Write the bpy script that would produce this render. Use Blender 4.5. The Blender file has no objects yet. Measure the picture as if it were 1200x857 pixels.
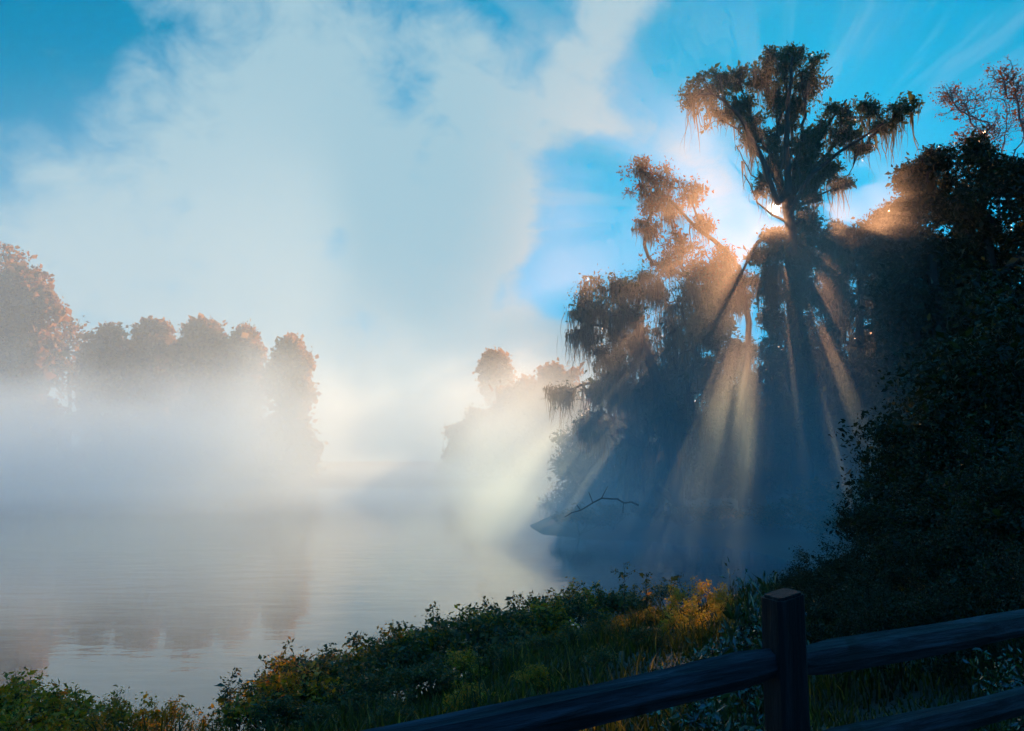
import bpy, math, random
import numpy as np
from mathutils import Vector, Matrix

R = math.radians
random.seed(7)
rng = np.random.default_rng(11)
scene = bpy.context.scene
C = scene.collection

# ------------------------------------------------------------------ camera
F = 933.0                      # focal length in pixels of the 1200 x 857 photograph
HORIZON = 540.0
PITCH = math.atan((HORIZON - 428.5) / F)
EYE = np.array([0.0, 0.0, 3.2])


def ray(px, py):
    """direction from the eye, scaled so that its forward (y) component is 1"""
    a, b = (px - 600.0) / F, (428.5 - py) / F
    c, s = math.cos(PITCH), math.sin(PITCH)
    d = np.array([a, c - b * s, s + b * c])
    return d / d[1]


def at(px, py, depth):
    return EYE + ray(px, py) * depth


cam_data = bpy.data.cameras.new('camera')
cam_data.sensor_width = 36.0
cam_data.lens = 36.0 * F / 1200.0
cam_data.clip_start = 0.05
cam_data.clip_end = 3000.0
cam = bpy.data.objects.new('camera', cam_data)
cam.location = EYE
cam.rotation_euler = (R(90) + PITCH, 0, 0)
C.objects.link(cam)
scene.camera = cam

# ------------------------------------------------------------------ render settings
scene.render.engine = 'CYCLES'
cy = scene.cycles
cy.use_denoising = True
cy.use_adaptive_sampling = True
cy.adaptive_threshold = 0.03
cy.max_bounces = 14
cy.diffuse_bounces = 2
cy.glossy_bounces = 2
cy.transmission_bounces = 3
cy.transparent_max_bounces = 8
cy.volume_bounces = 12
cy.volume_step_rate = 1.0
cy.volume_max_steps = 128
cy.caustics_reflective = False
cy.caustics_refractive = False
cy.sample_clamp_indirect = 4.0
vs = scene.view_settings
vs.view_transform = 'Standard'
vs.look = 'None'
vs.exposure = 1.0
vs.gamma = 1.0
vs.use_curve_mapping = False


# ------------------------------------------------------------------ node helper
class Nodes:
    def __init__(self, tree):
        self.t = tree
        self.n, self.l = tree.nodes, tree.links

    def put(self, sock, v):
        if v is None:
            return
        if isinstance(v, (int, float)):
            try:
                sock.default_value = v
            except TypeError:
                sock.default_value = (v, v, v) if len(sock.default_value) == 3 else (v, v, v, 1)
        elif isinstance(v, (tuple, list, np.ndarray)):
            v = [float(x) for x in v]
            if sock.type == 'RGBA' and len(v) == 3:
                v = v + [1.0]
            sock.default_value = v
        else:
            self.l.new(v, sock)

    def m(self, op, a=None, b=None, c=None, clamp=False):
        n = self.n.new('ShaderNodeMath')
        n.operation = op
        n.use_clamp = clamp
        for i, v in enumerate((a, b, c)):
            self.put(n.inputs[i], v)
        return n.outputs[0]

    def vm(self, op, a=None, b=None, s=None):
        n = self.n.new('ShaderNodeVectorMath')
        n.operation = op
        self.put(n.inputs[0], a)
        if b is not None:
            self.put(n.inputs[1], b)
        if s is not None:
            self.put(n.inputs['Scale'], s)
        return n.outputs['Value'] if op in ('DOT_PRODUCT', 'LENGTH', 'DISTANCE') else n.outputs['Vector']

    def step(self, v, lo, hi, o0=0.0, o1=1.0):
        n = self.n.new('ShaderNodeMapRange')
        n.interpolation_type = 'SMOOTHSTEP'
        n.clamp = True
        for k, x in zip(('Value', 'From Min', 'From Max', 'To Min', 'To Max'), (v, lo, hi, o0, o1)):
            self.put(n.inputs[k], x)
        return n.outputs['Result']

    def noise(self, vec, scale, detail=2.0, rough=0.5, dist=0.0, dims='3D'):
        n = self.n.new('ShaderNodeTexNoise')
        n.noise_dimensions = dims
        self.put(n.inputs['Vector'], vec)
        n.inputs['Scale'].default_value = scale
        n.inputs['Detail'].default_value = detail
        n.inputs['Roughness'].default_value = rough
        n.inputs['Distortion'].default_value = dist
        return n.outputs['Fac']

    def mix(self, f, a, b, blend='MIX'):
        n = self.n.new('ShaderNodeMix')
        n.data_type = 'RGBA'
        n.blend_type = blend
        self.put(n.inputs[0], f)
        self.put(n.inputs[6], a)
        self.put(n.inputs[7], b)
        return n.outputs[2]

    def sep(self, v):
        n = self.n.new('ShaderNodeSeparateXYZ')
        self.put(n.inputs[0], v)
        return n.outputs[0], n.outputs[1], n.outputs[2]

    def comb(self, x, y, z):
        n = self.n.new('ShaderNodeCombineXYZ')
        for i, v in enumerate((x, y, z)):
            self.put(n.inputs[i], v)
        return n.outputs[0]

    def ramp(self, f, stops):
        n = self.n.new('ShaderNodeValToRGB')
        e = n.color_ramp.elements
        while len(e) < len(stops):
            e.new(0.5)
        for k, (p, c) in zip(e, stops):
            k.position = p
            k.color = (*c, 1)
        self.put(n.inputs[0], f)
        return n.outputs[0]


def new_mat(name):
    m = bpy.data.materials.new(name)
    m.use_nodes = True
    m.node_tree.nodes.clear()
    N = Nodes(m.node_tree)
    out = m.node_tree.nodes.new('ShaderNodeOutputMaterial')
    return m, N, out


# ------------------------------------------------------------------ sun and sky
SUN_PX = (907, 245)
sd_ = ray(*SUN_PX)
SUN = sd_ / np.linalg.norm(sd_)
SUN_EL = math.asin(SUN[2])
SUN_AZ = math.atan2(SUN[0], SUN[1])

sun_data = bpy.data.lights.new('sun', 'SUN')
sun_data.energy = 5.0
sun_data.angle = R(0.5)
sun_data.color = (1.0, 0.52, 0.26)
sun = bpy.data.objects.new('sun', sun_data)
sun.rotation_euler = Vector(SUN).to_track_quat('Z', 'Y').to_euler()
sun.location = (60, 180, 80)
C.objects.link(sun)

world = bpy.data.worlds.new('World')
scene.world = world
world.use_nodes = True
world.node_tree.nodes.clear()
W = Nodes(world.node_tree)
wout = W.n.new('ShaderNodeOutputWorld')
bg = W.n.new('ShaderNodeBackground')
sky = W.n.new('ShaderNodeTexSky')
sky.sky_type = 'NISHITA'
sky.sun_disc = False
sky.sun_elevation = SUN_EL
sky.sun_rotation = SUN_AZ
sky.air_density = 1.0
sky.dust_density = 0.3
sky.ozone_density = 3.0
tc = W.n.new('ShaderNodeTexCoord')
D = W.vm('NORMALIZE', tc.outputs['Generated'])


def cap(px, py, r_in, r_out):
    """1 inside a soft round patch of sky round the direction of a pixel, radii in pixels"""
    d = ray(px, py)
    d /= np.linalg.norm(d)
    return W.step(W.vm('DOT_PRODUCT', D, d), math.cos(math.atan(r_out / F)), math.cos(math.atan(r_in / F)))


warp_n = W.n.new('ShaderNodeTexNoise')
W.put(warp_n.inputs['Vector'], D)
warp_n.inputs['Scale'].default_value = 5.0
warp_n.inputs['Detail'].default_value = 3.0
D0 = D
D = W.vm('NORMALIZE', W.vm('ADD', D, W.vm('SCALE', W.vm('SUBTRACT', warp_n.outputs['Color'], (0.5, 0.5, 0.5)), s=0.16)))
cover = cap(320, 470, 240, 470)
for (px, py, a, b, w) in ((620, 170, 50, 170, 0.6), (700, 60, 40, 130, 0.6), (800, 10, 20, 100, 0.55), (450, 90, 40, 190, 0.42), (590, 320, 90, 200, 0.6),
                          (640, 480, 90, 180, 0.6), (830, 200, 20, 80, 0.35), (300, 40, 20, 90, 0.3)):
    cover = W.m('ADD', cover, W.m('MULTIPLY', cap(px, py, a, b), w))
for (px, py, a, b, w) in ((705, 275, 40, 125, 1.7), (640, 355, 15, 85, 1.0), (515, 180, 8, 60, 0.75), (480, 225, 5, 55, 0.5), (425, 300, 10, 50, 0.4),
                          (560, 345, 5, 50, 0.35), (850, 75, 30, 120, 0.9), (640, 15, 20, 90, 0.65), (135, 35, 5, 50, 0.6), (60, 120, 30, 160, 0.3), (1080, 110, 80, 260, 0.6)):
    cover = W.m('SUBTRACT', cover, W.m('MULTIPLY', cap(px, py, a, b), w))
D = D0
n1 = W.noise(W.vm('MULTIPLY', D, (1, 1, 1.5)), 6.0, 6.0, 0.6, 0.4)
n3 = W.noise(W.vm('MULTIPLY', D, (1, 1, 1.3)), 19.0, 5.0, 0.6, 0.6)
cover = W.m('ADD', cover, W.m('MULTIPLY', W.m('SUBTRACT', n1, 0.5), 2.1))
cover = W.m('ADD', cover, W.m('MULTIPLY', W.m('SUBTRACT', n3, 0.5), 1.15))
# sun rays painted into the sky as pale streaks fanning from the sun
e1 = np.cross(SUN, (0, 0, 1)); e1 /= np.linalg.norm(e1)
e2 = np.cross(e1, SUN)
ang = W.m('ARCTAN2', W.vm('DOT_PRODUCT', D, e2), W.vm('DOT_PRODUCT', D, e1))
rad = W.m('ARCCOSINE', W.vm('DOT_PRODUCT', D, SUN))
stk = W.noise(W.comb(W.m('MULTIPLY', ang, 3.2), W.m('MULTIPLY', rad, 2.5), 4.0), 1.6, 3.0, 0.6)
stk = W.m('MULTIPLY', W.step(stk, 0.48, 0.72), W.step(rad, 0.10, 0.22))
stk = W.m('MULTIPLY', stk, W.step(rad, 0.9, 0.35))
stk = W.m('MULTIPLY', stk, W.step(ang, -0.2, 0.3))
mask = W.step(cover, -0.15, 1.0)
mask = W.m('ADD', mask, W.m('MULTIPLY', stk, 0.34), clamp=True)
# unseen sky behind the camera, made bluer to tint shaded mist and wood
graded = W.n.new('ShaderNodeHueSaturation')
graded.inputs['Saturation'].default_value = 1.0
graded.inputs['Value'].default_value = 1.0
W.put(graded.inputs['Color'], sky.outputs['Color'])
back = W.step(W.sep(D)[1], 0.45, -0.3)
blue = W.mix(1.0, graded.outputs['Color'], W.mix(back, (0.015, 1.72, 1.6), (0.01, 1.15, 2.3)), 'MULTIPLY')
# the bright sky near the sun is held back, as the photograph's exposure does
soft = W.vm('ADD', W.vm('MULTIPLY', blue, (0.25, 0.12, 0.045)), (1.0, 1.0, 1.0))
blue = W.vm('SCALE', W.vm('DIVIDE', blue, soft), s=W.step(W.sep(D)[2], 0.5, 0.8, 1.05, 3.3))  # sky above the frame brightened as added fill for the shaded mist
cloud = (3.65, 5.8, 6.9)
col = W.mix(mask, blue, cloud)
glow = W.m('POWER', W.m('MAXIMUM', W.vm('DOT_PRODUCT', D, SUN), 0.0), 90.0)
core = W.m('POWER', W.m('MAXIMUM', W.vm('DOT_PRODUCT', D, SUN), 0.0), 70000.0)
col = W.mix(1.0, col, W.vm('SCALE', (0.25, 0.25, 0.22), s=glow), 'ADD')
col = W.mix(1.0, col, W.vm('SCALE', (70, 62, 50), s=core), 'ADD')
W.put(bg.inputs['Color'], col)
bg.inputs['Strength'].default_value = 0.05
W.l.new(bg.outputs[0], wout.inputs['Surface'])
world.cycles.sampling_method = 'MANUAL'
world.cycles.sample_map_resolution = 1024


# ------------------------------------------------------------------ object helpers
def link(name, me, mat=None, parent=None):
    o = bpy.data.objects.new(name, me)
    C.objects.link(o)
    if mat is not None and me is not None:
        me.materials.append(mat)
    if parent is not None:
        o.parent = parent
    return o


def mesh(name, verts, faces=None, tris=None, quads=None, smooth=False):
    me = bpy.data.meshes.new(name)
    verts = np.asarray(verts, dtype=np.float32)
    loops, starts = [], []
    k = 0
    for arr in (tris, quads):
        if arr is None or len(arr) == 0:
            continue
        arr = np.asarray(arr, dtype=np.int32)
        loops.append(arr.ravel())
        starts.append(k + np.arange(len(arr)) * arr.shape[1])
        k += arr.size
    me.vertices.add(len(verts))
    me.vertices.foreach_set('co', verts.ravel())
    loops = np.concatenate(loops)
    starts = np.concatenate(starts)
    me.loops.add(len(loops))
    me.loops.foreach_set('vertex_index', loops.astype(np.int32))
    me.polygons.add(len(starts))
    me.polygons.foreach_set('loop_start', starts.astype(np.int32))
    if smooth:
        me.polygons.foreach_set('use_smooth', np.ones(len(starts), dtype=bool))
    me.update(calc_edges=True)
    me.validate()
    return me


def thing(name, label, cat, loc=(0, 0, 0), rz=0.0, group=None):
    o = bpy.data.objects.new(name, None)
    C.objects.link(o)
    o.empty_display_size = 0.3
    o.location = loc
    o.rotation_euler = (0, 0, rz)
    o['label'] = label
    o['category'] = cat
    if group:
        o['group'] = group
    return o


def dup(root, loc, rz, scale, label=None, group=None):
    r = root.copy()
    C.objects.link(r)
    r.location = loc
    r.rotation_euler = (0, 0, rz)
    r.scale = scale if hasattr(scale, '__len__') else (scale,) * 3
    if label:
        r['label'] = label
    if group:
        r['group'] = group
    for ch in list(root.children):
        c = ch.copy()
        C.objects.link(c)
        c.parent = r
    return r


# ------------------------------------------------------------------ materials
def leaf_mat(name, stops, rough=0.5, spec=0.3, trans=0.35, tcol=None):
    m, N, out = new_mat(name)
    geo = N.n.new('ShaderNodeNewGeometry')
    col = N.ramp(geo.outputs['Random Per Island'], stops)
    b = N.n.new('ShaderNodeBsdfPrincipled')
    N.put(b.inputs['Base Color'], col)
    b.inputs['Roughness'].default_value = rough
    b.inputs['Specular IOR Level'].default_value = spec
    t = N.n.new('ShaderNodeBsdfTranslucent')
    N.put(t.inputs['Color'], N.mix(1.0, col, tcol or (2.2, 2.0, 0.8), 'MULTIPLY'))
    mx = N.n.new('ShaderNodeMixShader')
    mx.inputs[0].default_value = trans
    N.l.new(b.outputs[0], mx.inputs[1])
    N.l.new(t.outputs[0], mx.inputs[2])
    N.l.new(mx.outputs[0], out.inputs['Surface'])
    return m


def bark_mat(name, c0, c1, scale=6.0):
    m, N, out = new_mat(name)
    geo = N.n.new('ShaderNodeNewGeometry')
    v = N.vm('MULTIPLY', geo.outputs['Position'], (1, 1, 0.25))
    n = N.noise(v, scale, 4.0, 0.65)
    b = N.n.new('ShaderNodeBsdfPrincipled')
    N.put(b.inputs['Base Color'], N.ramp(n, [(0.3, c0), (0.7, c1)]))
    b.inputs['Roughness'].default_value = 0.9
    b.inputs['Specular IOR Level'].default_value = 0.15
    bu = N.n.new('ShaderNodeBump')
    bu.inputs['Strength'].default_value = 0.6
    bu.inputs['Distance'].default_value = 0.03
    N.put(bu.inputs['Height'], n)
    N.l.new(bu.outputs[0], b.inputs['Normal'])
    N.l.new(b.outputs[0], out.inputs['Surface'])
    return m


M_OAK = leaf_mat('oak leaves', [(0.0, (0.022, 0.035, 0.012)), (0.6, (0.04, 0.06, 0.018)), (1.0, (0.075, 0.08, 0.025))], 0.45, 0.35, 0.3)
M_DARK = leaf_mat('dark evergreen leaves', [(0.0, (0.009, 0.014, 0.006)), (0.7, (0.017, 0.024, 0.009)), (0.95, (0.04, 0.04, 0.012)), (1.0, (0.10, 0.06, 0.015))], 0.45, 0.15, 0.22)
M_RUST = leaf_mat('rusty autumn leaves', [(0.0, (0.10, 0.04, 0.015)), (0.5, (0.16, 0.07, 0.03)), (1.0, (0.12, 0.09, 0.035))], 0.6, 0.2, 0.4, (1.8, 1.3, 0.8))
M_MOSS = leaf_mat('spanish moss', [(0.0, (0.07, 0.075, 0.055)), (0.5, (0.11, 0.11, 0.08)), (1.0, (0.15, 0.14, 0.10))], 0.9, 0.05, 0.42, (1.4, 1.25, 0.9))
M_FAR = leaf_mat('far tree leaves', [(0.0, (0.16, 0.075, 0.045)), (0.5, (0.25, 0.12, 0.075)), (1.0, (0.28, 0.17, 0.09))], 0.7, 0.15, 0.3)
M_YEL = leaf_mat('yellow green leaves', [(0.0, (0.05, 0.05, 0.010)), (0.4, (0.24, 0.17, 0.010)), (0.75, (0.48, 0.25, 0.010)), (1.0, (0.45, 0.13, 0.012))], 0.5, 0.3, 0.35, (1.8, 1.6, 0.7))
M_BUSH = leaf_mat('dull green leaves', [(0.0, (0.02, 0.035, 0.014)), (0.6, (0.045, 0.06, 0.018)), (0.8, (0.14, 0.10, 0.018)), (1.0, (0.28, 0.12, 0.02))], 0.5, 0.3, 0.3)
M_SUN_PAINT = leaf_mat('sun-painted leaves', [(0.0, (0.25, 0.20, 0.02)), (0.5, (0.45, 0.32, 0.03)), (1.0, (0.5, 0.22, 0.03))], 0.5, 0.3, 0.4, (1.5, 1.4, 0.8))  # leaf colour painted golden to stand in for sunlight on the patch
M_GLOSS = leaf_mat('glossy leaves', [(0.0, (0.018, 0.03, 0.012)), (0.6, (0.035, 0.05, 0.016)), (1.0, (0.07, 0.08, 0.02))], 0.16, 0.8, 0.15)
M_GRASS = leaf_mat('grass blades', [(0.0, (0.015, 0.022, 0.006)), (0.6, (0.035, 0.042, 0.008)), (0.92, (0.09, 0.075, 0.012)), (1.0, (0.24, 0.17, 0.045))], 0.55, 0.25, 0.35)
M_BARK = bark_mat('bark', (0.025, 0.018, 0.014), (0.07, 0.055, 0.045))
M_PALE = bark_mat('pale bark', (0.16, 0.13, 0.11), (0.3, 0.25, 0.21))
M_STEM = bark_mat('stems', (0.03, 0.022, 0.014), (0.07, 0.05, 0.03), 30.0)


# ------------------------------------------------------------------ ground and lake
LAKE = np.array([(-3.2, 8.9), (-1.6, 10.6), (0.0, 12.6), (1.9, 15.6), (4.2, 18.0), (7.5, 20.5), (9.5, 24.5), (8.5, 30.0), (5.0, 33.5),
                 (1.5, 35.5), (1.0, 40.0), (3.0, 50.0), (6.0, 70.0), (4.0, 90.0), (-8.0, 104.0), (-40.0, 108.0), (-80.0, 98.0),
                 (-120.0, 85.0), (-150.0, 60.0), (-110.0, 22.0), (-50.0, 10.5), (-22.0, 8.6), (-10.0, 8.2), (-6.0, 8.4)])


def lake_sd(x, y):
    """signed distance to the shoreline, negative over water"""
    p = np.stack([np.asarray(x, float).ravel(), np.asarray(y, float).ravel()], 1)
    best = np.full(len(p), 1e9)
    inside = np.zeros(len(p), bool)
    for i in range(len(LAKE)):
        a, b = LAKE[i], LAKE[(i + 1) % len(LAKE)]
        ab = b - a
        t = np.clip(((p - a) @ ab) / (ab @ ab), 0, 1)
        best = np.minimum(best, np.linalg.norm(p - a - t[:, None] * ab, axis=1))
        cross = (a[1] > p[:, 1]) != (b[1] > p[:, 1])
        with np.errstate(divide='ignore', invalid='ignore'):
            xi = a[0] + (p[:, 1] - a[1]) * ab[0] / (ab[1] if ab[1] else 1e-9)
        inside ^= cross & (p[:, 0] < xi)
    return np.where(inside, -best, best).reshape(np.shape(x))


def gz(x, y):
    s = lake_sd(x, y)
    x, y = np.asarray(x, float), np.asarray(y, float)
    w = 0.10 * np.sin(x * 1.3 + 0.7 * y) * np.sin(y * 0.9 - 0.5 * x) + 0.05 * np.sin(3.1 * x + 1.0) * np.sin(2.7 * y)
    amp = np.where(y > 26, 0.7, np.where(y > 17, 1.75 - (y - 17) / 9 * 1.05, 1.75))
    land = 0.04 + amp * (1 - np.exp(-np.maximum(s, 0) / 4.0)) + w * np.clip(s / 2, 0, 1) + 0.012 * np.clip(s - 20, 0, 200)
    wet = np.maximum(-0.9, 0.04 + 0.22 * s)
    return np.where(s > 0, land, wet)


def g1(x, y):
    return float(gz(np.array([x]), np.array([y]))[0])


def graded_axis(lo, hi, c, fine, growth):
    v, st = [c], fine
    while v[-1] < hi:
        v.append(min(hi, v[-1] + st)); st *= growth
    u, st = [c], fine
    while u[-1] > lo:
        u.append(max(lo, u[-1] - st)); st *= growth
    return np.array(sorted(set(u + v)))


gx = graded_axis(-300, 300, 1.0, 0.22, 1.035)
gy = graded_axis(-60, 300, 9.0, 0.22, 1.035)
GX, GY = np.meshgrid(gx, gy)
GV = np.stack([GX.ravel(), GY.ravel(), gz(GX, GY).ravel()], 1)
nx, ny = len(gx), len(gy)
ii = (np.arange(ny - 1)[:, None] * nx + np.arange(nx - 1)[None, :]).ravel()
m, N, out = new_mat('earth and leaf litter')
geo = N.n.new('ShaderNodeNewGeometry')
n = N.noise(geo.outputs['Position'], 1.4, 6.0, 0.65)
n2 = N.noise(geo.outputs['Position'], 14.0, 4.0, 0.7)
b = N.n.new('ShaderNodeBsdfPrincipled')
N.put(b.inputs['Base Color'], N.mix(n2, N.ramp(n, [(0.35, (0.03, 0.024, 0.014)), (0.65, (0.045, 0.05, 0.018))]), (0.055, 0.042, 0.022)))
b.inputs['Roughness'].default_value = 0.95
bu = N.n.new('ShaderNodeBump')
bu.inputs['Strength'].default_value = 0.8
bu.inputs['Distance'].default_value = 0.05
N.put(bu.inputs['Height'], n2)
N.l.new(bu.outputs[0], b.inputs['Normal'])
N.l.new(b.outputs[0], out.inputs['Surface'])
ground = link('ground', mesh('ground', GV, quads=np.stack([ii, ii + 1, ii + 1 + nx, ii + nx], 1), smooth=True), m)
ground['kind'] = 'structure'

m, N, out = new_mat('lake water')
geo = N.n.new('ShaderNodeNewGeometry')
n = N.noise(N.vm('MULTIPLY', geo.outputs['Position'], (0.6, 1.6, 1)), 0.9, 3.0, 0.55)
b = N.n.new('ShaderNodeBsdfPrincipled')
b.inputs['Base Color'].default_value = (0.012, 0.022, 0.028, 1)
b.inputs['Roughness'].default_value = 0.04
b.inputs['IOR'].default_value = 1.9
bu = N.n.new('ShaderNodeBump')
bu.inputs['Strength'].default_value = 0.35
bu.inputs['Distance'].default_value = 0.02
N.put(bu.inputs['Height'], n)
N.l.new(bu.outputs[0], b.inputs['Normal'])
N.l.new(b.outputs[0], out.inputs['Surface'])
water = link('lake_water', mesh('lake_water', [(-200, 0, 0), (60, 0, 0), (60, 150, 0), (-200, 150, 0)], quads=[(0, 1, 2, 3)]), m)
water['kind'] = 'structure'


# ------------------------------------------------------------------ air: thin even haze and the mist on the lake
def box_mesh(name, x0, x1, y0, y1, z0, z1):
    v = [(x, y, z) for z in (z0, z1) for y in (y0, y1) for x in (x0, x1)]
    q = [(0, 2, 3, 1), (4, 5, 7, 6), (0, 1, 5, 4), (2, 6, 7, 3), (0, 4, 6, 2), (1, 3, 7, 5)]
    return mesh(name, v, quads=q)


m, N, out = new_mat('thin haze')
pv = N.n.new('ShaderNodeVolumePrincipled')
pv.inputs['Color'].default_value = (0.93, 0.95, 0.97, 1)
pv.inputs['Density'].default_value = 0.0001
pv.inputs['Anisotropy'].default_value = 0.3
N.l.new(pv.outputs[0], out.inputs['Volume'])
haze = link('haze', box_mesh('haze', -310, 310, -70, 310, -1.9, 42), m)
haze['kind'] = 'stuff'

def mist_nodes(name, albedo, g, step):
    m, N, out = new_mat(name)
    geo = N.n.new('ShaderNodeNewGeometry')
    P = geo.outputs['Position']
    X, Y, Z = N.sep(P)
    nn = N.noise(N.vm('MULTIPLY', P, (1, 1, 1.1)), 0.085, 3.0, 0.62)
    pv = N.n.new('ShaderNodeVolumePrincipled')
    pv.inputs['Color'].default_value = (*albedo, 1)
    pv.inputs['Anisotropy'].default_value = g
    N.l.new(pv.outputs[0], out.inputs['Volume'])
    m.cycles.volume_step_rate = step
    return m, N, P, X, Y, Z, nn, pv


# the bank over the far shore: its top rolls between the crowns
SPLIT = 42.0
m, N, P, X, Y, Z, nn, pv = mist_nodes('far mist', (0.68, 0.94, 1.0), 0.28, 0.34)
top = N.m('ADD', N.m('ADD', 8.0, N.m('MULTIPLY', N.m('SUBTRACT', Y, 60.0), 0.09)), N.m('MULTIPLY', N.m('SUBTRACT', nn, 0.5), 20.0))
gap = N.vm('LENGTH', N.vm('MULTIPLY', N.vm('SUBTRACT', P, (-9.5, 95.0, 0.0)), (1 / 6.2, 1 / 48.0, 0.0)))   # a thin spot in the bank
gap = N.m('MULTIPLY', N.step(gap, 1.25, 0.8), N.step(Z, 1.5, 4.5))
hi = N.m('MULTIPLY', N.m('MULTIPLY', N.step(Z, 33, 20), N.step(X, -4, -18)), 0.22)
far = N.m('ADD', hi, N.step(Z, N.m('ADD', top, 3.5), N.m('SUBTRACT', top, 3.5)))
far = N.m('MULTIPLY', far, N.m('MULTIPLY', N.m('MULTIPLY', N.step(Y, 42, 52), N.step(X, 10, 0)), N.step(Y, 92, 62, 0.22, 1.0)))
far = N.m('MULTIPLY', far, N.m('MULTIPLY', N.step(nn, 0.25, 0.55, 0.6, 1.0), N.m('SUBTRACT', 1.0, N.m('MULTIPLY', gap, 0.9))))
veil = N.m('MULTIPLY', N.m('MULTIPLY', N.step(Z, 27, 4), N.step(Y, 96, 118)), N.m('MULTIPLY', N.step(X, 12, 1), N.step(X, -22, -6)))
far = N.m('ADD', far, N.m('MULTIPLY', veil, 0.42))
low = N.m('MULTIPLY', N.m('EXPONENT', N.m('MULTIPLY', Z, -0.6)), N.step(nn, 0.38, 0.62))
N.put(pv.inputs['Density'], N.m('ADD', N.m('MULTIPLY', far, 0.05), N.m('MULTIPLY', low, 0.012)))
mist = link('haze', box_mesh('mist', -190, 30, SPLIT + 0.01, 175, -0.8, 34), m)
mist['kind'] = 'stuff'

# the low layer steaming off the near water, wisps rising in the cove and torn patches drifting among the crowns
m, N, P, X, Y, Z, nn, pv = mist_nodes('cove mist', (0.82, 0.90, 1.0), 0.56, 0.40)
low = N.m('MULTIPLY', N.m('EXPONENT', N.m('MULTIPLY', Z, -0.6)), N.step(nn, 0.38, 0.62))
low = N.m('MULTIPLY', low, N.step(Y, 10, 24))
cx = N.m('SUBTRACT', X, 4.0)
cyy = N.m('SUBTRACT', Y, 28.0)
rr = N.m('SQRT', N.m('ADD', N.m('MULTIPLY', cx, cx), N.m('MULTIPLY', N.m('MULTIPLY', cyy, cyy), 0.7)))
n2 = N.noise(N.vm('MULTIPLY', P, (1, 1, 0.8)), 0.20, 2.0, 0.6)
wis = N.m('MULTIPLY', N.step(rr, 13.0, 3.0), N.m('ADD', N.m('MULTIPLY', N.step(nn, 0.42, 0.62, 0.1, 1.0), 0.36), N.m('MULTIPLY', N.step(n2, 0.48, 0.62), 0.75)))
wis = N.m('MULTIPLY', wis, N.m('MULTIPLY', N.step(X, 12.5, 6.5), N.step(Z, 10.5, 4.5)))
wis = N.m('MULTIPLY', wis, N.m('EXPONENT', N.m('MULTIPLY', N.m('MAXIMUM', Z, 0.0), -0.12)))
pat = N.vm('LENGTH', N.vm('MULTIPLY', N.vm('SUBTRACT', P, (10.2, 33.0, 11.0)), (1 / 5.2, 1 / 9.0, 1 / 14.0)))
pat2 = N.vm('LENGTH', N.vm('MULTIPLY', N.vm('SUBTRACT', P, (14.0, 32.5, 11.8)), (1 / 3.4, 1 / 6.0, 1 / 4.6)))
pat = N.m('MULTIPLY', N.m('MAXIMUM', N.step(pat, 1.0, 0.6), 0.0), N.step(n2, 0.49, 0.60))
pat = N.m('ADD', N.m('MULTIPLY', pat, 0.5), N.m('MULTIPLY', N.m('MULTIPLY', N.step(pat2, 1.0, 0.5), N.step(n2, 0.36, 0.56)), 1.7))
rc = N.vm('LENGTH', N.vm('MULTIPLY', N.vm('SUBTRACT', P, (6.5, 30.0, 0.0)), (1 / 8.5, 1 / 9.0, 0.0)))
cove = N.m('MULTIPLY', N.m('MULTIPLY', N.step(rc, 1.15, 0.45), N.step(nn, 0.3, 0.6, 0.55, 1.0)), N.m('EXPONENT', N.m('MULTIPLY', N.m('MAXIMUM', Z, 0.0), -0.19)))
low = N.m('ADD', low, N.m('MULTIPLY', cove, 5.0))
N.put(pv.inputs['Density'], N.m('ADD', N.m('MULTIPLY', low, 0.015), N.m('ADD', N.m('MULTIPLY', wis, 0.06), N.m('MULTIPLY', pat, 0.019))))
N.put(pv.inputs['Color'], N.mix(N.step(Z, 3.0, 10.0), (0.52, 0.88, 1.0), (1.0, 0.88, 0.76)))  # light painted into the mist colour: warm beams above, blue shade below
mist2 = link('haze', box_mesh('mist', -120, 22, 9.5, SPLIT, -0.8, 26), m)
mist2['kind'] = 'stuff'


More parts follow.
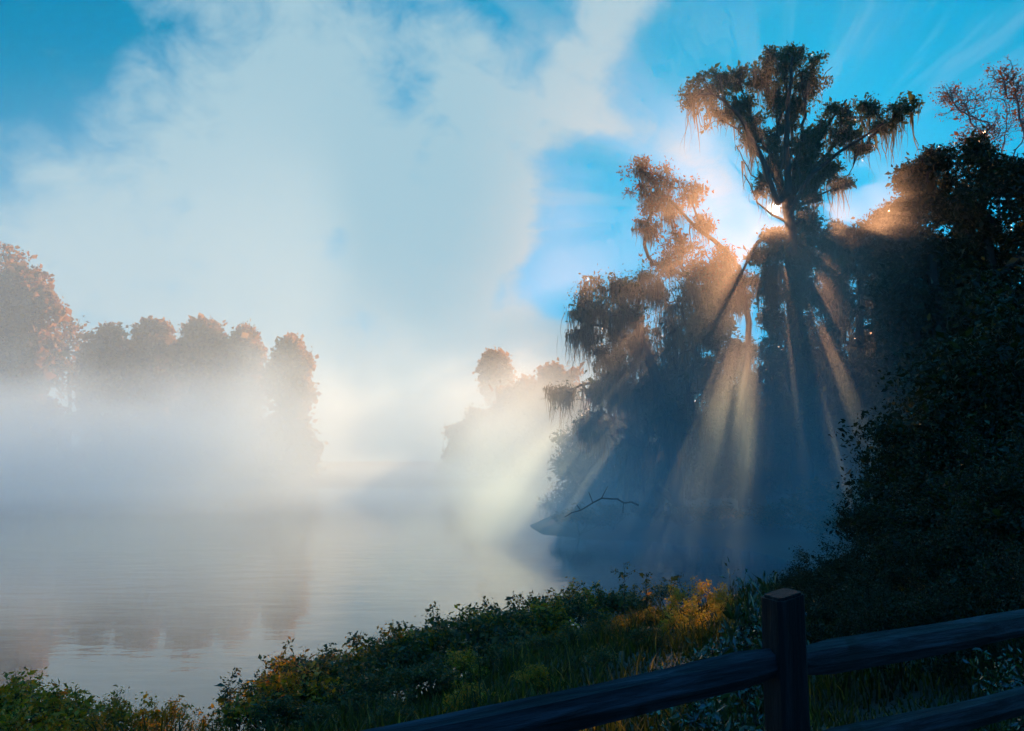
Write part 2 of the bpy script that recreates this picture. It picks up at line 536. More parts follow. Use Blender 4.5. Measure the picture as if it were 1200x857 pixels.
# ------------------------------------------------------------------ plants
class Plant:
    """branch graph that grows towards clusters; meshes come from it"""

    def __init__(self, seed):
        self.r = np.random.default_rng(seed)
        self.p, self.par = [], []
        self.fix = {}
        self.tips = []

    def path(self, pts, radii=None, parent=-1, jit=0.0, step=0.7):
        pts = [np.asarray(q, float) for q in pts]
        last = parent
        for i, q in enumerate(pts):
            if last >= 0 and (i > 0 or parent >= 0):
                a = self.p[last]
                n = max(1, int(np.linalg.norm(q - a) / step))
            else:
                a, n = q, 1
            r0 = self.fix.get(last)
            for k in range(1, n + 1):
                f = k / n
                z = a + (q - a) * f + (self.r.normal(0, jit, 3) if k < n else 0)
                self.p.append(z); self.par.append(last)
                last = len(self.p) - 1
                if radii is not None:
                    self.fix[last] = radii[i] if r0 is None else r0 + (radii[i] - r0) * f
        return last

    def nearest(self, q, up=0.35, only=None):
        P = np.array(self.p)
        d = np.linalg.norm(P - q, axis=1) + up * np.maximum(P[:, 2] - q[2], 0) * 3.0
        if only is not None:
            d[:only] += 1e3
        return int(np.argmin(d))

    def blob(self, c, rad, n, step=0.5, jit=0.06, attach=None, shell=0.5):
        c, rad = np.asarray(c, float), np.asarray(rad, float)
        k = self.nearest(c - np.array([0, 0, rad[2] * 0.8])) if attach is None else attach
        a = self.p[k]
        mid = a + (c - a) * 0.5 + np.array([0, 0, 0.08 * np.linalg.norm(c - a)]) + self.r.normal(0, 0.08 * np.linalg.norm(c - a), 3)
        if np.linalg.norm(c - a) > step:
            self.path([mid, c], parent=k, jit=jit, step=step)
        q = self.r.normal(0, 1, (n, 3))
        q /= np.linalg.norm(q, axis=1)[:, None]
        q *= (self.r.random(n)[:, None] ** (shell)) * self.r.uniform(0.75, 1.12, (n, 1))
        out_ = self.r.random(n) < 0.12
        q[out_] *= self.r.uniform(1.1, 1.45, (out_.sum(), 1))
        q = c + q * rad
        q = q[np.argsort(np.linalg.norm(q - c, axis=1))]
        for t in q:
            j = self.nearest(t)
            b = self.p[j]
            m_ = (b + t) / 2 + np.array([0, 0, 0.10 * np.linalg.norm(t - b)])
            e = self.path([m_, t], parent=j, jit=jit, step=step)
            self.tips.append(e)

    def radii(self, twig, power=0.42):
        n = len(self.p)
        w = np.zeros(n)
        for t in self.tips:
            w[t] = 1
        par = self.par
        for i in range(n - 1, -1, -1):
            w[i] = max(w[i], 0.5)
            if par[i] >= 0:
                w[par[i]] += w[i] if w[i] >= 1 else 0
        r = twig * np.maximum(w, 1) ** power
        for i, v in self.fix.items():
            r[i] = max(v, 0.0)
        return r

    def wood(self, twig=0.012, power=0.42, sides=5):
        P = np.array(self.p)
        r = self.radii(twig, power)
        idx = np.array([i for i in range(len(P)) if self.par[i] >= 0])
        pa = np.array(self.par)[idx]
        A, B = P[pa], P[idx]
        ra, rb = np.minimum(r[pa], r[idx] * 1.6), r[idx]
        d = B - A
        L = np.linalg.norm(d, axis=1)
        ok = L > 1e-5
        A, B, ra, rb, d = A[ok], B[ok], ra[ok], rb[ok], d[ok] / L[ok][:, None]
        ref = np.where(np.abs(d[:, 2:3]) > 0.9, np.array([[1.0, 0, 0]]), np.array([[0, 0, 1.0]]))
        u = np.cross(d, ref); u /= np.linalg.norm(u, axis=1)[:, None]
        v = np.cross(d, u)
        vs_, n = [], len(A)
        th = np.arange(sides) * 2 * np.pi / sides
        ring = u[:, None, :] * np.cos(th)[None, :, None] + v[:, None, :] * np.sin(th)[None, :, None]
        V = np.concatenate([A[:, None, :] - d[:, None, :] * ra[:, None, None] * 0.3 + ring * ra[:, None, None],
                            B[:, None, :] + d[:, None, :] * rb[:, None, None] * 0.3 + ring * rb[:, None, None]], axis=1)
        base = (np.arange(n) * 2 * sides)[:, None]
        k = np.arange(sides)[None, :]
        k2 = (k + 1) % sides
        q = np.stack([base + k, base + k2, base + sides + k2, base + sides + k], -1).reshape(-1, 4)
        return mesh('wood', V.reshape(-1, 3), quads=q, smooth=True)

    def leaves(self, per, spread, size, aspect=0.5, droop=0.0, tips=None, drop=0.0):
        T = np.array([self.p[t] for t in (tips or self.tips)])
        if drop > 0:
            T = T[self.r.random(len(T)) > drop]
        cnt = np.maximum(1, (per * self.r.uniform(0.1, 1.0, len(T)) ** 1.6 * 2.6).astype(int))
        C0 = np.repeat(T, cnt, axis=0)
        n = len(C0)
        C0 = C0 + self.r.normal(0, spread, (n, 3)) * np.array([1, 1, 0.75])
        return leaf_mesh(self.r, C0, size, aspect, droop)

    def moss(self, count, lmin, lmax, width, strands=7, spread=0.16, lo=0, hi=None):
        """hanging beards: each a bundle of thin tattered strands that taper to a point"""
        P = np.array(self.p)
        ids = np.arange(lo, len(P))
        if hi is not None:
            ids = ids[P[ids, 2] < hi]
        r = self.r
        pick = r.choice(ids, count)
        L = r.uniform(0, 1, count) ** 2.4 * (lmax - lmin) + lmin
        base = P[pick] + r.normal(0, 0.05, (count, 3))
        base = np.repeat(base, strands, 0) + r.normal(0, spread, (count * strands, 3)) * np.array([1, 1, 0.25])
        L = np.repeat(L, strands) * r.uniform(0.35, 1.1, count * strands)
        return strand_mesh(r, base, L, width)


def leaf_mesh(r, C0, size, aspect, droop):
    n = len(C0)
    d = r.normal(0, 1, (n, 3)); d[:, 2] -= droop
    d /= np.linalg.norm(d, axis=1)[:, None]
    e = np.cross(d, r.normal(0, 1, (n, 3)))
    e /= np.linalg.norm(e, axis=1)[:, None]
    nrm = np.cross(d, e)
    s = (size * np.exp(r.normal(-0.08, 0.45, n)))[:, None]
    a, b_ = d * s, e * s * aspect * 0.5
    fold = nrm * s * 0.10
    V = np.stack([C0, C0 + a * 0.45 + b_ + fold, C0 + a, C0 + a * 0.45 - b_ + fold], 1).reshape(-1, 3)
    k = np.arange(n) * 4
    return mesh('leaves', V, tris=np.concatenate([np.stack([k, k + 1, k + 2], 1), np.stack([k, k + 2, k + 3], 1)]))


def strand_mesh(r, base, L, width):
    n = len(base)
    S = 5
    th = r.uniform(0, 2 * np.pi, n)
    w = width * np.exp(r.normal(-0.1, 0.55, n))
    ux, uy = np.cos(th), np.sin(th)
    rows = []
    off = np.zeros((n, 3))
    for k in range(S):
        f = k / (S - 1)
        if k:
            off = off + r.normal(0, 1, (n, 3)) * (0.05 * L)[:, None] * np.array([1, 1, 0])
        c = base + off; c = c.copy(); c[:, 2] -= L * f
        ww = w * (1 - f) ** 0.7 * r.uniform(0.6, 1.3, n)
        if k == S - 1:
            rows.append(c[:, None, :])
        else:
            h = np.stack([ux * ww, uy * ww, 0 * ww], 1) * 0.5
            rows.append(np.stack([c - h, c + h], 1))
    V = np.concatenate(rows, 1)
    m_ = V.shape[1]
    b0 = (np.arange(n) * m_)[:, None]
    q = np.concatenate([b0 + np.array([[2 * k, 2 * k + 1, 2 * k + 3, 2 * k + 2]]) for k in range(S - 2)])
    t = b0 + np.array([[2 * (S - 2), 2 * (S - 2) + 1, 2 * (S - 1)]])
    return mesh('strands', V.reshape(-1, 3), tris=t, quads=q)


def tree(name, label, seed, depth, trunk, r0, blobs, leaf=M_OAK, bark=M_BARK, per=16, size=0.15, spread=0.22, moss=0, mlen=(0.4, 2.2),
         dens=1.0, group=None, twig=0.014, mw=0.05, aspect=0.5, step=0.55, drop=0.0, cat='tree', thick=1.0, sides=5, mlo=6, limbs=()):
    """trunk: list of (px, py) from the ground up; blobs: (px, py, rx, ry, depth offset); pixel radii become metres at the tree's depth"""
    k = depth / F
    pl = Plant(seed)
    bx = at(trunk[0][0], trunk[0][1], depth)
    bz = g1(bx[0], bx[1])
    pts = [np.array([bx[0], bx[1], bz - 0.25])]
    jr = np.random.default_rng(seed + 5)
    for (px, py, *o) in trunk[1:]:
        q = at(px, py, depth + (o[0] if o else jr.normal(0, 0.25)))
        pts.append(q)
    nn_ = len(pts)
    rad = [r0 * (1.25 if i == 0 else 1 - 0.55 * i / (nn_ - 1)) for i in range(nn_)]
    pl.path(pts, rad, jit=0.04, step=0.6)
    for (lr, lpts) in limbs:
        w0 = at(lpts[0][0], lpts[0][1], depth)
        j = pl.nearest(w0, up=0.0)
        dd0 = jr.normal(0, 0.5)
        q = [at(px, py, depth + dd0 * (i + 1) * 0.6 + jr.normal(0, 0.15)) for i, (px, py) in enumerate(lpts)]
        pl.fix[j] = max(pl.fix.get(j, 0), lr)
        keep_r = pl.fix[j]
        pl.fix[j] = lr
        pl.path(q, [lr * (1 - 0.75 * (i + 1) / len(q)) for i in range(len(q))], parent=j, jit=0.05, step=0.45)
        pl.fix[j] = keep_r
    blobs = sorted(blobs, key=lambda b_: -b_[1])
    for (px, py, rx, ry, *o) in blobs:
        dz = o[0] if o else jr.normal(0, 0.6) * thick
        c = at(px, py, depth + dz)
        a, b_ = rx * k, ry * k
        dd = min(max(0.9 * a, 0.8), 3.0) * thick
        n = int(dens * 26 * (a * b_ * dd) ** 0.5 / 0.9 + 8)
        pl.blob(c, (a, dd, b_), n, step=step)
    t = thing(name, label, cat, (float(bx[0]), float(bx[1]), bz), 0, group)
    inv = Matrix.Translation((-float(bx[0]), -float(bx[1]), -bz))
    me = pl.wood(twig, 0.30 if name == 'bare_tree' else 0.42, sides=sides); me.transform(inv); link('trunk', me, bark, t)
    if per > 0:
        me = pl.leaves(per, spread, size, aspect, drop=drop); me.transform(inv); link('crown', me, leaf, t)
    if moss >= 100:
        me = pl.moss(moss, mlen[0], mlen[1], mw, lo=mlo); me.transform(inv); link('hanging_moss', me, M_MOSS, t)
    return t


# ---- the stand of trees on the right, in front of the sun
tree('moss_draped_tree', 'tallest moss-hung tree, its forked trunk standing right in front of the sun', 21, 40,
     [(942, 604, 0), (938, 480, 0), (932, 380, 0), (927, 300, 0), (924, 250, 0), (922, 226, 0)], 0.50,
     [(922, 80, 40, 24), (893, 92, 26, 22), (950, 95, 28, 24), (905, 72, 20, 14), (935, 66, 22, 14), (836, 104, 30, 18), (812, 116, 18, 14), (862, 92, 20, 16), (846, 132, 28, 18),
      (923, 130, 24, 36), (905, 160, 12, 24), (984, 132, 24, 22), (1020, 125, 26, 18), (1060, 128, 22, 14), (955, 178, 22, 28), (940, 190, 14, 30),
      (1035, 150, 20, 12), (948, 225, 14, 20), (990, 160, 20, 14), (880, 150, 12, 18), (966, 275, 20, 36), (945, 330, 34, 30), (902, 305, 18, 14), (925, 390, 40, 36), (975, 330, 26, 40), (950, 265, 16, 20), (890, 330, 22, 16), (910, 420, 34, 30), (955, 400, 30, 40), (940, 252, 11, 14), (938, 285, 14, 18), (907, 274, 9, 7), (914, 290, 13, 10), (895, 300, 14, 8), (985, 215, 14, 8), (935, 360, 24, 30, -1.0), (925, 420, 30, 30, -1.2), (942, 480, 40, 40, -1.5), (936, 315, 14, 20, -0.8), (918, 320, 22, 16), (903, 192, 11, 20), (884, 160, 14, 20), (938, 200, 12, 22), (957, 158, 15, 22), (912, 118, 16, 20), (938, 122, 16, 22), (868, 124, 16, 16), (952, 214, 14, 18), (922, 182, 14, 26), (972, 200, 14, 14), (895, 215, 8, 12), (1008, 172, 14, 10), (944, 305, 16, 18)],
     per=54, size=0.15, moss=820, mlen=(0.3, 2.8), dens=0.66, spread=0.17, drop=0.12, twig=0.016, sides=7, mlo=24,
     limbs=[(0.17, [(912, 238), (890, 179), (866, 136), (847, 117), (828, 102)]), (0.14, [(917, 234), (903, 180), (886, 150), (878, 128), (868, 100)]),
            (0.17, [(919, 232), (910, 179), (910, 126), (895, 85)]), (0.24, [(923, 226), (922, 175), (924, 117), (929, 68)]),
            (0.17, [(925, 238), (936, 179), (944, 136), (940, 83)]), (0.16, [(926, 252), (953, 203), (977, 184), (1006, 165), (1035, 145)]),
            (0.15, [(926, 240), (956, 170), (977, 136), (992, 117)]), (0.24, [(926, 282), (910, 273), (888, 284), (866, 325)]),
            (0.10, [(924, 262), (905, 252), (888, 238), (872, 205)]), (0.08, [(923, 240), (900, 215), (880, 205), (862, 170)]), (0.09, [(928, 245), (950, 232), (975, 222), (1000, 195)]), (0.14, [(918, 224), (897, 195), (872, 160), (845, 140)]), (0.14, [(932, 222), (962, 188), (985, 160), (1010, 150)]), (0.2, [(929, 330), (950, 300), (962, 260)])])
tree('moss_draped_tree', 'thin-leaved rusty tree leaning out left of the tallest tree', 22, 42,
     [(872, 606), (872, 470), (878, 380), (868, 320), (846, 290), (813, 264)], 0.22,
     [(772, 215, 34, 22), (752, 198, 16, 12), (812, 225, 20, 18), (758, 262, 16, 18), (800, 286, 30, 26), (826, 262, 14, 14), (782, 244, 22, 14), (764, 236, 16, 10),
      (825, 318, 28, 20), (780, 310, 24, 20), (850, 300, 20, 14), (862, 330, 20, 18)], leaf=M_RUST, per=30, size=0.135, moss=380, drop=0.15, mlen=(0.4, 1.8), dens=0.95,
     limbs=[(0.12, [(813, 264), (795, 245), (775, 225), (757, 205)]), (0.1, [(820, 262), (812, 240), (810, 220)]), (0.14, [(866, 312), (830, 330), (800, 312)])])
tree('moss_draped_tree', 'spreading tree hung thick with grey moss, outermost over the water', 23, 36,
     [(800, 612), (786, 520), (768, 440), (748, 385), (735, 360)], 0.34,
     [(716, 338, 44, 22), (690, 362, 26, 16), (680, 392, 20, 10), (760, 340, 34, 30), (740, 395, 40, 34), (710, 415, 24, 20), (662, 458, 20, 8),
      (700, 455, 22, 14), (745, 455, 36, 34), (790, 400, 36, 40), (745, 520, 40, 40), (795, 490, 40, 44), (800, 350, 26, 30), (725, 370, 40, 20), (770, 440, 40, 40), (720, 440, 30, 24), (700, 500, 30, 26), (765, 560, 50, 30)],
     per=24, size=0.12, moss=2300, mlen=(0.3, 2.2), dens=0.8, drop=0.15, mw=0.04, spread=0.24,
     limbs=[(0.14, [(745, 470), (715, 452), (685, 450), (650, 462)]), (0.12, [(750, 400), (715, 385), (690, 380), (672, 392)]), (0.12, [(740, 365), (715, 350), (690, 345)])])
tree('moss_draped_tree', 'bushy moss-hung tree below the sun, golden light in its gaps', 24, 44,
     [(890, 603), (886, 500), (878, 440), (866, 400)], 0.36,
     [(830, 385, 40, 32), (812, 440, 44, 40), (852, 455, 40, 36), (905, 445, 36, 36), (860, 510, 60, 50), (930, 500, 46, 50), (800, 520, 44, 44),
      (845, 350, 20, 18), (905, 345, 12, 16), (866, 415, 22, 16), (862, 352, 18, 14), (850, 330, 20, 18), (902, 372, 10, 16), (835, 350, 20, 18)], per=62, size=0.17, moss=1800, mlen=(0.4, 1.8), dens=1.0)
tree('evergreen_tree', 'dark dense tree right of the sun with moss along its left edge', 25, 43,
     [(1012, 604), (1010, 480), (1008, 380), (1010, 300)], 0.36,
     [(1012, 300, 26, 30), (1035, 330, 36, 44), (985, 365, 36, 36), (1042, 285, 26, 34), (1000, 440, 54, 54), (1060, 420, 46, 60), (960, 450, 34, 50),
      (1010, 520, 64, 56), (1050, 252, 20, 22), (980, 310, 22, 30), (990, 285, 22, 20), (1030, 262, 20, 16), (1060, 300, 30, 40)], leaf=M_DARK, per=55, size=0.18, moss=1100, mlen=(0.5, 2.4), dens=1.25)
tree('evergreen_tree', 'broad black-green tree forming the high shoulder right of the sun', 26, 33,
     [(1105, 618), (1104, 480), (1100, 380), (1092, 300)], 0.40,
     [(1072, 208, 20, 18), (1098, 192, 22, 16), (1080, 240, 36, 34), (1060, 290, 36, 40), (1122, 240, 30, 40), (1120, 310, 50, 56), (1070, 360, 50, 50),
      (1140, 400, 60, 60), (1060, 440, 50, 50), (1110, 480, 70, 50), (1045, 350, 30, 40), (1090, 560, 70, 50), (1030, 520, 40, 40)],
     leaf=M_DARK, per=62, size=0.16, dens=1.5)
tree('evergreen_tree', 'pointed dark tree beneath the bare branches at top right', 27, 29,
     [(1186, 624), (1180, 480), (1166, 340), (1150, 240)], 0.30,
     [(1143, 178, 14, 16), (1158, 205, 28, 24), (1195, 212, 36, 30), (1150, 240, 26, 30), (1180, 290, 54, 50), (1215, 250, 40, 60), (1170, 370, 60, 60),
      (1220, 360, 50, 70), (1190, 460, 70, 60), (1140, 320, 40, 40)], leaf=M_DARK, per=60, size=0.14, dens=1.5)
tree('bare_tree', 'nearly leafless pale tree with fine twigs in the upper right corner', 28, 52,
     [(1178, 590), (1176, 400), (1172, 260), (1168, 190)], 0.2,
     [(1132, 122, 30, 24), (1112, 112, 16, 16), (1160, 150, 30, 26), (1190, 110, 30, 34), (1175, 90, 22, 18), (1205, 140, 24, 30), (1225, 100, 30, 30), (1140, 165, 26, 16)],
     leaf=M_RUST, bark=M_PALE, per=7, size=0.12, moss=0, dens=3.2, drop=0.25, twig=0.015,
     limbs=[(0.08, [(1170, 190), (1150, 155), (1130, 120)]), (0.08, [(1170, 200), (1180, 150), (1178, 95)]), (0.08, [(1172, 205), (1200, 160), (1215, 110)])])
# ---- trees deeper in the same stand, closing it behind
for i, (px, d, tp, lab) in enumerate(((700, 58, 480, 'misty tree at the left end of the stand, behind the mossy branches'),
                                      (770, 54, 430, 'shaded tree in the mist behind the outermost mossy tree'),
                                      (840, 56, 460, 'shaded tree in blue mist right below the sunbeams'),
                                      (955, 52, 400, 'shaded tree behind the tallest trunk, low in the blue mist'),
                                      (1075, 50, 290, 'shaded tree hidden behind the broad black-green one'),
                                      (905, 60, 470, 'low shaded tree between the two trunks below the sun'),
                                      (1020, 56, 380, 'shaded tree behind the dense one right of the sun'))):
    h = 600 - tp
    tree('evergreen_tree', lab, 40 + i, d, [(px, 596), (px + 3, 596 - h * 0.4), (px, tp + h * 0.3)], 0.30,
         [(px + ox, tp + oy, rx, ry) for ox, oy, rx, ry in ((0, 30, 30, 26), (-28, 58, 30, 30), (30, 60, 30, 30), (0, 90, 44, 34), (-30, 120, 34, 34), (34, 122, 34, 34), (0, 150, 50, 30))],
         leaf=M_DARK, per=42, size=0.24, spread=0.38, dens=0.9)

# ---- far shore, half drowned in mist
FAR = [(18, 342, 46, 30, 105, 'largest round tree standing out of the mist at the left edge', 'far_tree'),
       (8, 300, 26, 16, 118, 'thin bare treetop rising behind the largest tree at left edge', 'bare_tree'),
       (80, 385, 34, 20, 126, 'sparse wide treetop beside the largest tree at left', 'bare_tree'),
       (124, 404, 25, 23, 120, 'rounded misty treetop just right of the sparse wide one', 'far_tree'),
       (181, 400, 30, 25, 128, 'fourth treetop from the right end of the far misty row', 'far_tree'),
       (238, 397, 27, 21, 122, 'third treetop from the right end of the far misty row', 'far_tree'),
       (286, 407, 20, 25, 126, 'treetop second from the right end of the far misty row', 'far_tree'),
       (340, 416, 21, 19, 116, 'small treetop at the right end of the far misty row', 'far_tree'),
       (582, 424, 15, 11, 150, 'faint lone treetop ghosting in fog left of the mossy trees', 'far_tree'),
       (610, 470, 34, 24, 120, 'dim tree lost in fog just left of the mossy branches', 'far_tree'),
       (560, 500, 30, 20, 135, 'low dim tree deep in the fog near the water line', 'far_tree'),
       (655, 455, 34, 30, 118, 'dim mauve tree in fog behind the mossy branch tips', 'far_tree')]
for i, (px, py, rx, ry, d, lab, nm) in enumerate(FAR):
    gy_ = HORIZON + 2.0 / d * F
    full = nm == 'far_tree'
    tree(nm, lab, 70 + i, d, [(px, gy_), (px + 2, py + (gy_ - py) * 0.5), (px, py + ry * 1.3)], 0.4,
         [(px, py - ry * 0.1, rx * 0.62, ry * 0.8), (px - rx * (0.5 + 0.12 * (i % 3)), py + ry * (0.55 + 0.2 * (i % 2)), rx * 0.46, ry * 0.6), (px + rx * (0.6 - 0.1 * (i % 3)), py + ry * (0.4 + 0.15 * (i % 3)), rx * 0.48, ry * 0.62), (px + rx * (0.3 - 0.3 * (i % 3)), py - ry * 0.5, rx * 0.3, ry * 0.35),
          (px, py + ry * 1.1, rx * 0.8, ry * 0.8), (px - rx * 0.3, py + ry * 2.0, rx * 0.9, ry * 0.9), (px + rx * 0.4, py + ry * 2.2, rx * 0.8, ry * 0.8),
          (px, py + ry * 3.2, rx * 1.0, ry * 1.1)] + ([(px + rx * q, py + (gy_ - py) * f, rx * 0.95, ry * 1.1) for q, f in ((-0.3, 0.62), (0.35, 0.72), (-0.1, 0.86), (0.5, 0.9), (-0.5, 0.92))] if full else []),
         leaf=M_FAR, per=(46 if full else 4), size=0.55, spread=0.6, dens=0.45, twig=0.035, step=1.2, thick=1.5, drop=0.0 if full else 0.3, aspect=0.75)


# ---- shrubs
def shrub_proto(name, seed, h, w, n, leaf, per, size, spread, aspect=0.5, lobes=5, gloss=False, stems=6):
    pl = Plant(seed)
    r = np.random.default_rng(seed)
    t = thing(name, 'x', 'shrub')
    pl.path([(0, 0, -0.12), (0, 0, 0.06 * h)], [0.02, 0.015], step=0.1)
    for i in range(stems):
        a = 2 * np.pi * (i + r.random()) / stems
        q = np.array([math.cos(a) * w * 0.32, math.sin(a) * w * 0.32, h * r.uniform(0.35, 0.6)])
        pl.path([q * np.array([0.4, 0.4, 0.5]), q], parent=1, jit=0.015, step=0.15)
    for i in range(lobes):
        a = 2 * np.pi * (i + r.random()) / lobes
        rad_ = w * (0.0 if i == 0 else r.uniform(0.25, 0.4))
        c = (math.cos(a) * rad_, math.sin(a) * rad_, h * (0.72 if i == 0 else r.uniform(0.3, 0.66)))
        pl.blob(c, (w * 0.24, w * 0.24, h * 0.24), n // lobes, step=0.12, jit=0.012)
    # a few long shoots that break the outline
    for i in range(7):
        a = r.uniform(0, 2 * np.pi)
        q = np.array([math.cos(a) * w * r.uniform(0.05, 0.4), math.sin(a) * w * r.uniform(0.05, 0.4), h * r.uniform(0.9, 1.12)])
        e = pl.path([q], parent=pl.nearest(q - np.array([0, 0, 0.25 * h])), jit=0.01, step=0.08)
        k = e
        for _ in range(4):
            pl.tips.append(k); k = pl.par[k]
    link('stems', pl.wood(0.0022, 0.42, 4), M_STEM, t)
    link('foliage', pl.leaves(per, spread, size, aspect), leaf, t)
    return t


protos = {
    'yel': [shrub_proto('leafy_shrub', 101 + i, 1.0, 1.3, 150, M_YEL, 16, 0.05, 0.055) for i in range(2)],
    'bush': [shrub_proto('leafy_shrub', 111 + i, 1.0, 1.3, 170, M_BUSH, 18, 0.048, 0.055) for i in range(2)],
    'sun_paint': [shrub_proto('sun_painted_shrub', 121, 1.0, 1.0, 110, M_SUN_PAINT, 12, 0.05, 0.05)],
    'gloss': [shrub_proto('glossy_shrub', 131, 1.0, 1.0, 90, M_GLOSS, 9, 0.06, 0.06, 0.42)],
    'big': [shrub_proto('large_shrub', 141 + i, 2.4, 2.6, 340, M_DARK, 46, 0.046, 0.10, lobes=8, stems=9) for i in range(2)],
}
used = set()
cnt = {}


def plant(kind, px, py_top, depth, label, group=None, wide=1.0, dz=0.0):
    """a shrub that stands on the ground at the column px and depth, scaled so that its top shows at the row py_top"""
    x = float(ray(px, 700)[0] * depth)
    zt = float(at(px, py_top, depth)[2])
    z0 = g1(x, depth)
    k = cnt.get(kind, 0); cnt[kind] = k + 1
    p = protos[kind][k % len(protos[kind])]
    base_h = 2.4 if kind == 'big' else 1.0
    s = max(0.25, (zt - z0) / (base_h * 1.02))
    sc_ = (s * wide, s * wide, s)
    rz = (k * 2.399) % (2 * math.pi)
    if p.name not in used:
        used.add(p.name)
        p.location = (x, depth, z0); p.rotation_euler = (0, 0, rz); p.scale = sc_; p['label'] = label
        if group:
            p['group'] = group
        return p
    return dup(p, (x, depth, z0), rz, sc_, label, group)


G1 = 'shrubs along the near left water edge'
for px, top, d in ((-40, 800, 7.6), (15, 792, 7.9), (60, 798, 7.6), (105, 812, 8.0), (150, 820, 7.8), (195, 826, 8.1), (235, 846, 8.2), (20, 830, 7.0), (110, 836, 7.1)):
    plant('yel', px, top, d, 'yellow-green shrub in the low clump at the bottom left corner', G1, 1.15)
G2 = 'shrubs on the sloping bank below the lake'
for px, top, d in ((318, 792, 9.0), (350, 770, 9.4), (395, 765, 9.9), (440, 752, 10.5), (485, 738, 11.0), (530, 722, 11.8), (570, 716, 12.4), (612, 706, 13.2),
                   (650, 698, 13.8), (690, 688, 14.8), (735, 690, 15.6), (775, 684, 16.2), (340, 815, 8.2), (400, 800, 8.6), (470, 782, 9.2), (545, 765, 9.8), (610, 750, 10.6), (670, 735, 11.3), (725, 725, 11.8),
                   (330, 782, 8.6), (372, 768, 9.2), (418, 760, 9.7), (462, 746, 10.3), (508, 732, 11.0), (550, 720, 11.7), (592, 712, 12.4), (632, 704, 13.0), (672, 694, 13.9), (712, 690, 14.8),
                   (430, 786, 8.9), (505, 772, 9.4), (580, 756, 10.1), (640, 742, 10.8), (700, 728, 11.5), (758, 716, 12.0)):
    plant('bush' if (px // 10) % 3 else 'yel', px, top, d, 'twiggy green and brown shrub in the band sloping along the shore', G2, 1.25)
for px, top, d in ((380, 838, 7.2), (460, 815, 7.2), (550, 800, 7.6), (630, 785, 7.9), (700, 770, 8.2), (760, 745, 9.0)):
    plant('yel' if px % 20 else 'bush', px, top, d, 'leafy green shrub in the row just behind the left fence rail', 'shrubs just behind the fence', 1.2)
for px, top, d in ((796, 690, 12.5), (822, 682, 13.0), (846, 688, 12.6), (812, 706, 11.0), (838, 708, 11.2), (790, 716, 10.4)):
    plant('sun_paint', px, top, d, 'shrub painted golden as if sunlit, in the small bright patch left of the post', 'shrubs painted golden as if sunlit, left of the post', 1.0)
plant('gloss', 884, 688, 5.2, 'glossy broad-leaved shrub rising just left of the fence post', None, 0.6)
plant('gloss', 858, 735, 5.4, 'shorter glossy shrub beneath the golden patch', None, 1.0)
plant('gloss', 830, 796, 3.6, 'low shiny-leaved shrub below the left rail beside post', None, 0.9)
plant('gloss', 1168, 770, 4.8, 'small glossy shrub between the two right-hand rails', None, 0.9)
G3 = 'large dark shrubs on the right bank'
for px, top, d in ((955, 652, 9.4), (1000, 632, 9.8), (1035, 602, 10.2), (1068, 560, 10.6), (1100, 520, 11.0), (1135, 480, 11.6), (1170, 430, 12.0), (1210, 370, 12.6),
                   (1260, 330, 12.8), (1000, 668, 8.0), (1060, 640, 8.3), (1120, 590, 8.6), (1180, 550, 8.8), (1245, 500, 9.0), (940, 672, 8.8),
                   (1040, 696, 6.6), (1110, 676, 6.6), (1180, 650, 6.7), (1250, 620, 6.8), (985, 706, 6.8)):
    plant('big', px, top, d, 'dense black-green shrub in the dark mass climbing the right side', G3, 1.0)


for px, top, d in ((680, 592, 34.5), (720, 590, 35), (765, 588, 35.5), (805, 592, 34), (850, 590, 33.5), (900, 592, 32), (950, 594, 30), (1000, 600, 27), (972, 566, 32), (1000, 562, 31), (1030, 568, 29)):
    plant('bush', px, top, d, 'blurred dark shrub in the mist along the foot of the tall trees', 'shrubs at the foot of the tall trees', 1.6)


# ---- thin upright weeds against the mist
def weed(px, top, depth, seed, label, lean=0.0, rosette=False):
    r = np.random.default_rng(seed)
    x = float(ray(px, 700)[0] * depth)
    z0 = g1(x, depth)
    h = float(at(px, top, depth)[2]) - z0
    t = thing('tall_weed', label, 'weed', (x, depth, z0))
    pl = Plant(seed)
    pl.path([(0, 0, -0.05), (lean * 0.3, 0, h * 0.5), (lean, 0, h)], [0.006, 0.005, 0.0025], step=0.05, jit=0.004)
    n = len(pl.p)
    for k in range(int(n * 0.45), n):
        for _ in range(2):
            q = pl.p[k] + r.normal(0, 0.035, 3)
            pl.tips.append(pl.path([q], parent=k, step=0.05))
    if rosette:
        for s_ in (-1, 1):
            q = np.array([lean + s_ * 0.22, 0.05, h * 0.93])
            e = pl.path([q], parent=n - 4, step=0.04)
            for _ in range(5):
                pl.tips.append(e); e = pl.par[e]
    link('stem', pl.wood(0.0015, 0.3, 4), M_STEM, t)
    link('foliage', pl.leaves(3, 0.025, 0.05, 0.5), M_BUSH, t)


weed(732, 662, 13.0, 201, 'thin weed with a drooping leafy top left of the seeded stalks', 0.0, True)
weed(757, 672, 13.4, 202, 'straight thin weed stalk between two leafy weeds', 0.02)
weed(803, 676, 13.0, 203, 'leaning leafy weed at the right of the three', -0.1, True)

